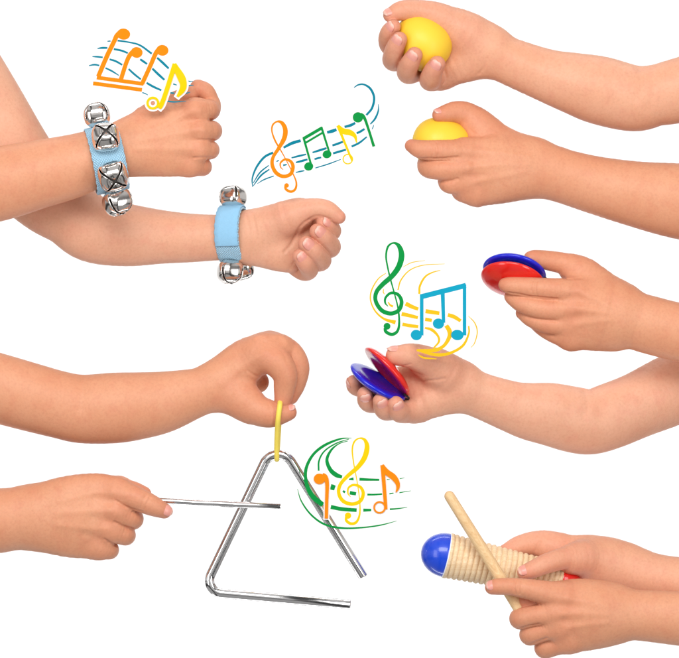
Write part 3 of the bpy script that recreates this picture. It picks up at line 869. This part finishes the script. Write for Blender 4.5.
bracelet("blue woven wristband with four silver bells standing off it, on the upper fist",
         (107.5, 159.5, 30), (0.975, -0.2, -0.10), (0.2, 0.98, 0) if False else (-0.2, -0.98, 0), 31.5, 27.5, 33,
         [(-84, -1, 13.6, 0.1, 0.0), (-27, 0, 14.0, 0.08, 0.05), (25, 0, 14.8, -0.1, 0.0), (76, 0, 14.6, 0.25, 0.12)])
bracelet("blue wristband fastened with a smooth hook-and-loop tab, bells above and below it",
         (232, 234, -42), (0.97, -0.02, 0.24), (0.0, -1, 0), 25.5, 23.5, 25,
         [(-98, 0, 12.6, 0.3, 0.0), (76, -1, 13.0, 0.5, 0.0), (118, 3, 12.6, 0.3, 0.15)],
         patch=(math.radians(-112), math.radians(24)))

# ---------------------------------------------------------------- egg shakers
def egg(label, c, axis, L, R):
    prof = []
    for i in range(49):
        t = math.pi * i / 48
        z = -math.cos(t)
        prof.append((z * L + 0.0, R * math.sin(t) * (1 - 0.13 * z)))
    V, F = lathe(prof, c, axis, 72)
    o = make("egg_shaker", V, F, EGG)
    tag(o, label, "egg shaker", "yellow egg shakers")
    return o
egg("yellow plastic egg shaker fully visible in the upper palm under four fingertips", (422.6, 43, 32), (-0.62, -0.76, 0.12), 30.2, 26.3)
egg("yellow plastic egg shaker half hidden, only its top showing above a forefinger", (441.5, 143, 20), (0.96, 0.0, 0.1), 29.5, 25)

# ---------------------------------------------------------------- castanets
def shell(name, mat, c, n, root, R=32.0, thick=8.5):
    """dished disc: flat rim side at c, dome along n"""
    prof = [(2.6, 0.0), (2.6, 9.0), (2.4, 14.0), (0.8, 19.5), (0.0, 21.5), (-0.25, 23.0), (0.0, 27.0), (0.2, 30.0), (0.9, 31.5), (1.9, R), (3.0, R - 0.3),
            (4.4, R - 2.2), (5.6, R - 6), (6.9, R - 12), (7.8, R - 18), (8.3, R - 25), (thick, 0.0)]
    prof = [(p if p < 3 else 3 + (p - 3) * 1.5, q) for p, q in prof]
    V, F = lathe(prof, c, n, 80)
    return make(name, V, F, mat, root)

def castanet(label, hinge, n_blue, c_blue, n_red, c_red, cord):
    root = empty("castanet", hinge)
    tag(root, label, "castanet", "red and blue castanets")
    shell("blue_shell", BLUE, c_blue, n_blue, root)
    shell("red_shell", RED, c_red, n_red, root)
    V, F = tube(catmull(cord, 6), 0.9, 8)
    make("elastic_cord", V, F, BLACKCORD, root)
    return root

nE = unit((-0.17, 0.83, 0.50))
castanet("closed castanet, red shell lower and blue shell upper, held by the pinching hand", (544, 282, 20), -nE, (513.5, 274.5, 22) - nE * 1.0, nE, (512.5, 277.5, 24) + nE * 0.5,
         [(543, 277, 24), (546, 279, 22), (546, 282, 18), (543, 283, 15)])
nB = unit((-0.51, 0.82, -0.24)); nR = unit((0.73, -0.66, -0.16))
castanet("open castanet gaping like a clam, red shell raised above the blue shell", (405, 397, 30), nB, (379, 380, 27), nR, (385.5, 373, 29),
         [(404, 394, 34), (408, 397, 30), (408, 399, 26), (403, 398, 22)])

# ---------------------------------------------------------------- triangle, its loop and its beater
def rounded_path(pts, rad, n=14):
    pts = [np.array(p, float) for p in pts]
    out = [pts[0]]
    for i in range(1, len(pts) - 1):
        a, b, c = pts[i - 1], pts[i], pts[i + 1]
        u, v = unit(a - b), unit(c - b)
        ang = math.acos(np.clip(u @ v, -1, 1)); d = rad[i - 1] / math.tan(ang / 2)
        p0, p1 = b + u * d, b + v * d
        cen = b + unit(u + v) * rad[i - 1] / math.sin(ang / 2)
        for t in np.linspace(0, 1, n):
            q = (p0 - cen) * (1 - t) + (p1 - cen) * t
            out.append(cen + unit(q) * rad[i - 1])
    out.append(pts[-1])
    return np.array(out)

def resample(P, n):
    P = np.asarray(P); s = np.r_[0, np.cumsum(np.linalg.norm(np.diff(P, axis=0), axis=1))]
    t = np.linspace(0, s[-1], n)
    return np.stack([np.interp(t, s, P[:, c]) for c in range(3)], 1)

def rod(name, P, r, mat, parent=None, ch=0.8):
    P = np.asarray(P, float)
    d0, d1 = unit(P[1] - P[0]), unit(P[-1] - P[-2])
    Q = np.vstack([P[0], P[0] + d0 * ch * .4, P[0] + d0 * ch, P[1:-1], P[-1] - d1 * ch, P[-1] - d1 * ch * .4, P[-1]])
    rr = np.r_[r - ch, r - ch * .35, r, np.full(len(P) - 2, r), r, r - ch * .35, r - ch]
    V, F = tube(Q, rr, 40)
    o = make(name, V, F, mat, parent)
    e = o.modifiers.new("edges", 'EDGE_SPLIT'); e.split_angle = math.radians(50)
    return o

tri = empty("triangle", (276, 455, 18))
tag(tri, "chromed steel triangle hanging open at one corner from the yellow loop", "triangle")
path = rounded_path([(363.5, 576.5, 18), (276.5, 437.5, 18), (203, 591, 18), (350.5, 603.8, 18)], [15.5, 13])
rod("bent_rod", np.vstack([path[0], path[1:15], path[15:-1], path[-1]]), 4.9, CHROME, tri)
loop = catmull([(280.5, 400.5, 38), (280, 406, 45), (278.5, 418, 45.5), (277.5, 432, 36), (277, 447, 26.5), (277, 457.5, 21), (277, 458, 15),
                (277.5, 448, 10), (278.5, 432, 13), (279.5, 416, 18), (280.3, 404, 26), (280.5, 400.5, 38)], 7)[:-1]
V, F = tube(loop, 2.6, 12, closed=True, flat=1.0)
make("hanging_loop", V, F, ELASTIC, tri)

bt = rod("triangle_beater", np.array([(128, 498.0, 24), (150, 499.4, 26), (200, 502.2, 29.5), (281, 505.8, 34)], float), 3.0, CHROME, ch=0.5)
tag(bt, "thin straight steel rod held by the pointing fist, crossing the triangle", "triangle beater")

# ---------------------------------------------------------------- ribbed scraper and its stick
sc = empty("guiro", (505, 568, 18))
tag(sc, "ribbed pale wooden cylinder with a blue domed end and a red end", "guiro")
gx = unit((0.975, 0.216, -0.09)); g0 = np.array((446.5, 554.8, 20.0)); GL = 117.0
def grad(s): return 22.6 - 5.2 * s / GL
prof = [(0, 0), (0, grad(0) - 0.6), (0.5, grad(0) + .2), (3.2, grad(3.2) + .2)]
NR = 20; s0 = 3.6; pitch = (GL - 7.0) / NR
for i in range(NR):
    for t in np.linspace(0, 1, 9):
        s_ = s0 + pitch * (i + t * 0.999)
        prof.append((s_, grad(s_) - 1.9 + 2.1 * math.sin(math.pi * t) ** 0.55))
prof += [(GL - 3, grad(GL)), (GL, grad(GL)), (GL, 0)]
V, F = lathe(prof, g0, gx, 72)
make("ribbed_body", V, F, WOOD, sc)
def dome(name, mat, base, ax, r, l):
    pr = [(0, r)] + [(l * math.sin(t), r * math.cos(t)) for t in np.linspace(0.08, math.pi / 2, 20)]
    pr = [(-1.0, r - 0.4)] + pr
    V, F = lathe(pr, base, ax, 64)
    return make(name, V, F, mat, sc)
V, F = lathe([(-1.2, 0), (-1.2, 22.0), (-0.9, 22.5), (0.0, 22.6), (0.0, 0)], g0 + gx * 0.2, gx, 64)
make("white_rim", V, F, WHITE, sc)
dome("blue_end", DOME, g0 - gx * 1.0, -gx, 22.0, 25.0)
dome("red_end", RED, g0 + gx * (GL + .1), gx, 16.8, 20)

a, b = np.array((446.0, 490.5, 56.0)), np.array((521.0, 611.0, 50.0))
d = unit(b - a); Ls = np.linalg.norm(b - a)
pr = [(Ls * 0 + 5.4 - 5.4 * math.cos(t), 5.2 * math.sin(t)) for t in np.linspace(0, math.pi / 2, 10)]
pr += [(s_, 5.2 + 1.0 * s_ / Ls) for s_ in np.linspace(8, Ls - 6, 24)] + [(Ls - 6 + 6 * math.sin(t), 6.2 * math.cos(t)) for t in np.linspace(0, math.pi / 2, 8)]
V, F = lathe(pr, a, d, 40)
st = make("scraper_stick", V, F, STICK)
tag(st, "plain round-ended wooden stick laid across the ribbed cylinder", "scraper stick")

# ---------------------------------------------------------------- music note cut-outs
def prism(mb, ring_l, ring_r, z0, z1, m=0):
    """solid strip between two edge lines, thickness z0..z1"""
    n = len(ring_l)
    V = []
    za, zb = z0, z1
    for i, (l, r) in enumerate(zip(ring_l, ring_r)):
        z0, z1 = za + 0.35 * i / n, zb + 0.35 * i / n
        V += [(l[0], l[1], z1), (r[0], r[1], z1), (r[0], r[1], z0), (l[0], l[1], z0)]
    F = []
    for i in range(n - 1):
        for j in range(4):
            F.append((i * 4 + j, i * 4 + (j + 1) % 4, (i + 1) * 4 + (j + 1) % 4, (i + 1) * 4 + j))
    F.append((0, 1, 2, 3)); F.append(((n - 1) * 4 + 3, (n - 1) * 4 + 2, (n - 1) * 4 + 1, (n - 1) * 4))
    mb.add(V, F, m)

def stroke(mb, pts, z, th=1.2, n=7, grow=0.0, smooth=True):
    """pts: (x, y, width)"""
    Q = catmull(pts, n) if smooth and len(pts) > 2 else np.asarray(pts, float)
    T = np.gradient(Q[:, :2], axis=0); T /= np.linalg.norm(T, axis=1)[:, None] + 1e-9
    N = np.stack([-T[:, 1], T[:, 0]], 1)
    w = np.maximum(Q[:, 2:3] * 0.6, 0.2) + grow
    P = Q[:, :2].copy()
    if grow:
        P[0] -= T[0] * grow; P[-1] += T[-1] * grow
    prism(mb, P + N * w, P - N * w, z, z + th)

def disc(mb, c, rx, ry, rot, z, th=1.2, n=36, grow=0.0):
    a = np.linspace(0, 2 * math.pi, n, endpoint=False); cr, sr = math.cos(rot), math.sin(rot)
    x = (rx + grow) * np.cos(a); y = (ry + grow) * np.sin(a)
    P = np.stack([c[0] + x * cr - y * sr, c[1] + x * sr + y * cr], 1)
    V = [(p[0], p[1], z + th) for p in P] + [(p[0], p[1], z) for p in P]
    F = [list(range(n)), list(range(2 * n - 1, n - 1, -1))] + [(i, i + n, (i + 1) % n + n, (i + 1) % n) for i in range(n)]
    mb.add(V, F)

def ringd(mb, c, r, w, z, th=1.2, grow=0.0):
    a = np.linspace(0, 2 * math.pi, 41)
    P = np.stack([c[0] + np.cos(a) * r, c[1] + np.sin(a) * r], 1); N = (P - np.array(c)) / r
    prism(mb, P + N * (w / 2 + grow), P - N * (w / 2 + grow), z, z + th)

def piece(root, name, colour, shapes, z, halo=0.0):
    """one note (or the staff lines) cut from coloured vinyl; a halo is its white backing sheet"""
    mb = MB()
    def draw(mb, z, th, g):
        for s in shapes:
            k = s[0]
            if k == 's': stroke(mb, s[1], z, th, grow=g)
            elif k == 'l': stroke(mb, s[1], z, th, grow=g, smooth=False)
            elif k == 'd': disc(mb, s[1], s[2], s[3], s[4] if len(s) > 4 else 0, z, th, grow=g)
            elif k == 'r': ringd(mb, s[1], s[2], s[3], z, th, grow=g)
            z += 0.013; 
    draw(mb, z, 1.2, 0.0)
    o = mb.build(name, INK[colour], root, smooth=False)
    if halo:
        hb = MB(); draw(hb, z - 0.9, 0.7, halo)
        hb.build("white_border", WHITE, o, smooth=False)
    return o

def zs(ox, oy, k, pts):
    return [(ox + p[0] / k, oy + p[1] / k) + ((p[2] / k,) if len(p) > 2 else ()) for p in pts]

G1 = "music note decorations"
# orange and yellow cluster over the fist (zoom origin 80,20 scale 5.223)
k = 5.223; z = lambda *p: zs(80, 20, k, p); pt = lambda x, y: (80 + x / k, 20 + y / k)
r = empty("music_decoration", (150, 75, 56)); tag(r, "orange three-stem note with a yellow note and teal lines above the fist", "music decoration", G1)
piece(r, "staff_lines", "teal", [
    ('s', z((152, 123, 4), (168, 121, 6))), ('s', z((205, 119, 8), (260, 127, 7), (320, 143, 8), (382, 187, 9))), ('s', z((410, 208, 9), (440, 235, 11), (470, 264, 9))),
    ('s', z((100, 160, 4), (125, 157, 9), (152, 157, 8))), ('s', z((185, 163, 9), (225, 171, 9), (258, 184, 8))), ('s', z((322, 216, 9), (340, 228, 10), (358, 241, 8))),
    ('s', z((385, 264, 9), (415, 293, 11), (448, 323, 9))), ('s', z((74, 202, 4), (100, 203, 8), (128, 206, 7))), ('s', z((163, 216, 8), (195, 226, 9), (229, 245, 8))),
    ('s', z((262, 266, 8), (290, 292, 9), (325, 320, 8))), ('s', z((355, 338, 9), (390, 358, 10), (432, 377, 8))), ('s', z((56, 249, 4), (85, 244, 8), (110, 248, 7))),
    ('s', z((142, 261, 7), (175, 277, 8), (212, 300, 4))), ('s', z((333, 388, 5), (348, 394, 5), (362, 401, 3))), ('s', z((490, 342, 7), (500, 346, 6), (512, 350, 4))),
    ('s', z((553, 322, 8), (575, 330, 5), (596, 330, 2))), ('s', z((555, 350, 7), (575, 352, 6), (600, 350, 2))), ('s', z((470, 385, 6), (485, 391, 7), (500, 391, 6))),
    ('s', z((550, 393, 6), (565, 391, 5), (582, 386, 2))), ('s', z((455, 432, 7), (500, 437, 6), (560, 433, 2)))], 58)
piece(r, "beamed_note", "orange", [
    ('d', pt(236, 86), 6.6, 5.6, 0.1), ('s', z((215, 80, 22), (200, 96, 21), (185, 128, 20), (150, 200, 20), (105, 306, 20))),
    ('d', pt(304, 181), 5.9, 5.4, 0.1), ('s', z((285, 178, 22), (268, 196, 20), (250, 235, 19), (222, 322, 19))),
    ('d', pt(437, 170), 6.1, 5.4, 0.1), ('s', z((420, 164, 22), (402, 188, 20), (375, 250, 19), (332, 344, 19))),
    ('l', z((97, 311, 17), (340, 344, 17))), ('l', z((78, 341, 17), (332, 375, 17)))], 60)
piece(r, "eighth_note", "yellow", [
    ('r', pt(388, 443), 5.3, 2.3), ('s', z((420, 470, 16), (432, 452, 20), (455, 390, 20), (503, 240, 21))),
    ('s', z((502, 238, 12), (512, 268, 26), (535, 310, 34), (546, 345, 30), (540, 375, 26), (515, 410, 10)))], 60.5, halo=1.9)

# teal staff with orange clef (zoom origin 240,70 scale 4.527)
def clef(pts_body, pts_line, dot, rad):
    return [('s', pts_body), ('s', pts_line), ('d', dot, rad, rad, 0)]
k = 4.527; z = lambda *p: zs(240, 70, k, p); pt = lambda x, y: (240 + x / k, 70 + y / k)
r = empty("music_decoration", (315, 140, 0)); tag(r, "orange treble clef with two green notes and a yellow note on a rising teal staff", "music decoration", G1)
piece(r, "staff_lines", "teal", [
    ('s', z((57, 530, 3), (56, 490, 6), (75, 440, 8), (110, 395, 9), (150, 374, 9))), ('s', z((197, 352, 8), (235, 332, 12), (275, 320, 11))),
    ('s', z((60, 512, 3), (90, 465, 6), (130, 432, 4))), ('s', z((60, 525, 3), (95, 478, 7), (133, 450, 5))), ('s', z((78, 515, 2), (110, 496, 5), (153, 480, 4))),
    ('s', z((233, 398, 5), (265, 390, 8), (300, 382, 6))), ('s', z((253, 419, 6), (280, 412, 9), (306, 405, 7))), ('s', z((253, 464, 4), (275, 459, 6), (292, 456, 4))),
    ('s', z((328, 374, 6), (360, 364, 9), (392, 354, 8))), ('s', z((394, 283, 10), (415, 278, 13), (437, 270, 11))), ('s', z((337, 404, 7), (355, 399, 8), (368, 396, 6))),
    ('s', z((341, 444, 4), (400, 426, 5), (456, 405, 3))), ('s', z((418, 342, 8), (440, 335, 9), (466, 325, 8))), ('s', z((421, 378, 8), (445, 371, 9), (480, 361, 8))),
    ('s', z((473, 258, 9), (500, 251, 11), (522, 240, 9))), ('s', z((528, 287, 8), (545, 279, 9), (564, 267, 8))), ('s', z((505, 347, 8), (540, 330, 8), (574, 303, 6))),
    ('s', z((516, 80, 3), (535, 68, 6), (560, 66, 7), (590, 85, 9), (607, 125, 9), (598, 172, 9), (572, 205, 8))), ('s', z((626, 155, 2), (626, 185, 6), (612, 220, 8), (590, 246, 5))),
    ('s', z((606, 248, 2), (602, 260, 4), (597, 270, 2))), ('s', z((165, 415, 4), (176, 409, 5))), ('s', z((195, 432, 7), (212, 428, 5)))], 0)
piece(r, "treble_clef", "orange", [
    ('s', z((196, 452, 2), (184, 440, 5), (184, 420, 7), (205, 405, 9), (230, 415, 12), (240, 440, 14), (228, 472, 14), (195, 482, 14), (163, 465, 15), (146, 430, 14),
            (150, 395, 13), (175, 355, 14), (200, 310, 18), (205, 270, 18), (190, 240, 14), (168, 234, 7), (148, 250, 7), (145, 280, 6), (160, 322, 7), (185, 365, 5), (210, 410, 4),
            (240, 470, 5), (255, 510, 7), (250, 540, 9), (230, 551, 10), (208, 540, 10), (205, 522, 8))), ('d', pt(211, 523), 2.3, 2.3, 0)], 0.8)
piece(r, "beamed_note", "green", [
    ('d', pt(311, 437), 4.6, 4.2, -0.3), ('l', z((325, 440, 8), (288, 308, 9))), ('d', pt(394, 382), 4.5, 4.0, -0.3), ('l', z((408, 384, 8), (368, 258, 9))),
    ('l', z((286, 312, 12), (372, 262, 12))), ('l', z((297, 330, 8), (378, 282, 8)))], 1.0)
piece(r, "eighth_note", "yellow", [
    ('r', pt(488, 404), 4.7, 1.3), ('l', z((508, 412, 8), (442, 252, 11))), ('s', z((442, 252, 12), (465, 276, 22), (498, 284, 22), (520, 300, 14), (528, 330, 4)))], 1.2)
piece(r, "single_note", "green", [('d', pt(534, 215), 5.2, 5.2, 0), ('s', z((545, 202, 16), (562, 215, 12), (582, 270, 10), (606, 347, 11)))], 1.4)

# green clef with cyan notes on gold swirls (zoom origin 360,235 scale 5.06)
k = 5.0615; z = lambda *p: zs(360, 235, k, p); pt = lambda x, y: (360 + x / k, 235 + y / k)
r = empty("music_decoration", (420, 300, 62)); tag(r, "green treble clef with cyan beamed notes on gold swirls above the open castanet", "music decoration", G1)
piece(r, "staff_lines", "gold", [
    ('s', z((130, 195, 3), (90, 225, 5), (58, 280, 6), (52, 330, 6), (75, 385, 7), (120, 425, 10), (178, 443, 18))), ('s', z((215, 165, 2), (260, 142, 4), (325, 132, 2))),
    ('s', z((190, 280, 6), (205, 230, 6), (250, 180, 5), (320, 155, 4), (425, 149, 2))), ('s', z((297, 300, 9), (300, 260, 9), (325, 215, 8), (360, 193, 6), (403, 181, 3))),
    ('s', z((118, 275, 3), (116, 290, 5), (122, 302, 3))), ('s', z((140, 340, 5), (150, 355, 8), (165, 363, 10))), ('s', z((228, 348, 18), (260, 364, 17), (292, 376, 14))),
    ('s', z((328, 386, 18), (360, 391, 17), (398, 397, 16))), ('s', z((440, 405, 16), (470, 414, 17), (505, 435, 14))), ('s', z((208, 400, 17), (250, 409, 16), (290, 419, 14))),
    ('s', z((326, 427, 16), (345, 430, 15), (360, 433, 14))), ('s', z((212, 452, 15), (250, 459, 15), (292, 464, 13))), ('s', z((325, 470, 8), (360, 480, 13), (390, 510, 10), (395, 540, 9), (368, 572, 6))),
    ('s', z((432, 458, 18), (448, 485, 20), (448, 515, 18), (420, 560, 14), (370, 583, 16), (284, 582, 8))), ('s', z((545, 460, 6), (545, 500, 8), (515, 560, 11), (450, 597, 12), (380, 605, 14), (284, 583, 6))),
    ('s', z((543, 410, 2), (575, 445, 5), (588, 490, 5), (575, 545, 4), (555, 570, 2))), ('s', z((290, 604, 3), (320, 620, 8), (384, 626, 3)))], 62)
piece(r, "treble_clef", "green", [
    ('s', z((140, 362, 3), (126, 345, 8), (128, 318, 10), (155, 295, 12), (190, 303, 14), (208, 338, 16), (195, 380, 17), (155, 398, 18), (108, 382, 18), (78, 335, 17), (82, 290, 18), (115, 250, 20),
            (160, 210, 22), (195, 160, 24), (208, 105, 24), (195, 60, 18), (168, 44, 8), (140, 62, 9), (130, 110, 8), (138, 165, 7), (152, 225, 7), (170, 290, 6), (190, 370, 7),
            (196, 440, 9), (188, 485, 12), (160, 503, 14), (130, 490, 14), (124, 470, 12))), ('d', pt(135, 462), 3.4, 3.4, 0)], 63)
piece(r, "beamed_note", "cyan", [
    ('d', pt(282, 506), 5.6, 5.2, 0.2), ('l', z((309, 508, 15), (309, 308, 15))), ('d', pt(393, 449), 5.6, 5.2, 0.2), ('l', z((419, 445, 14), (414, 285, 17))),
    ('d', pt(488, 506), 6.2, 5.2, 0.1), ('l', z((524, 508, 15), (524, 252, 15))), ('l', z((302, 315, 22), (531, 257, 22)))], 63.6)

# yellow clef on the green staff beside the triangle (zoom origin 290,420 scale 5.223)
k = 5.223; z = lambda *p: zs(290, 420, k, p); pt = lambda x, y: (290 + x / k, 420 + y / k)
r = empty("music_decoration", (350, 480, 32)); tag(r, "yellow treble clef between two orange notes on curved green lines beside the triangle", "music decoration", G1)
piece(r, "staff_lines", "green", [
    ('s', z((322, 91, 2), (260, 97, 8), (180, 130, 12), (120, 180, 12), (85, 250, 14), (85, 320, 16), (115, 390, 22), (172, 440, 22))),
    ('s', z((308, 97, 3), (240, 120, 6), (180, 160, 7), (152, 210, 8), (150, 262, 8))),
    ('s', z((302, 107, 3), (255, 122, 5), (215, 155, 10), (193, 205, 14), (210, 255, 18), (240, 283, 20), (272, 295, 14))),
    ('s', z((212, 345, 24), (223, 348, 24), (235, 352, 22))), ('s', z((276, 367, 10), (288, 374, 10))), ('s', z((312, 376, 16), (345, 382, 15))), ('s', z((308, 307, 6), (332, 304, 14))),
    ('s', z((213, 450, 18), (270, 461, 17), (348, 467, 16))), ('s', z((382, 467, 14), (424, 466, 11))), ('s', z((520, 462, 8), (560, 459, 6), (612, 452, 2))),
    ('s', z((362, 306, 13), (410, 308, 11), (466, 309, 9))), ('s', z((505, 308, 5), (520, 308, 3))), ('s', z((572, 303, 4), (597, 299, 2))),
    ('s', z((403, 386, 9), (440, 386, 8), (480, 383, 7))), ('s', z((518, 382, 6), (540, 378, 5))), ('s', z((570, 376, 5), (630, 366, 2))),
    ('s', z((40, 357, 2), (60, 420, 6), (110, 490, 8), (180, 540, 9), (270, 560, 9), (370, 558, 7), (470, 545, 6), (556, 523, 2)))], 31)
piece(r, "treble_clef", "yellow", [
    ('s', z((316, 398, 3), (303, 380, 7), (305, 352, 9), (330, 336, 11), (365, 345, 13), (382, 378, 15), (368, 418, 16), (325, 435, 16), (278, 420, 17), (255, 380, 16), (262, 335, 16), (300, 290, 17),
            (352, 245, 20), (388, 195, 23), (402, 140, 22), (390, 102, 14), (362, 93, 7), (335, 112, 8), (325, 155, 7), (332, 220, 6), (345, 290, 5), (358, 370, 5), (365, 440, 6), (362, 495, 9),
            (345, 530, 12), (318, 537, 13), (295, 522, 13), (292, 502, 10))), ('d', pt(303, 495), 3.2, 3.2, 0)], 32)
piece(r, "single_note", "orange", [('d', pt(154, 304), 5.6, 5.3, 0), ('s', z((168, 285, 24), (185, 296, 22), (194, 330, 17), (192, 420, 15), (190, 510, 15)))], 32.5, halo=1.3)
piece(r, "eighth_note", "orange", [
    ('r', pt(467, 452), 5.4, 1.7), ('l', z((500, 462, 14), (482, 232, 18))), ('s', z((480, 232, 14), (505, 268, 24), (540, 295, 26), (560, 325, 20), (562, 350, 14), (552, 374, 4)))], 32.7, halo=1.0)
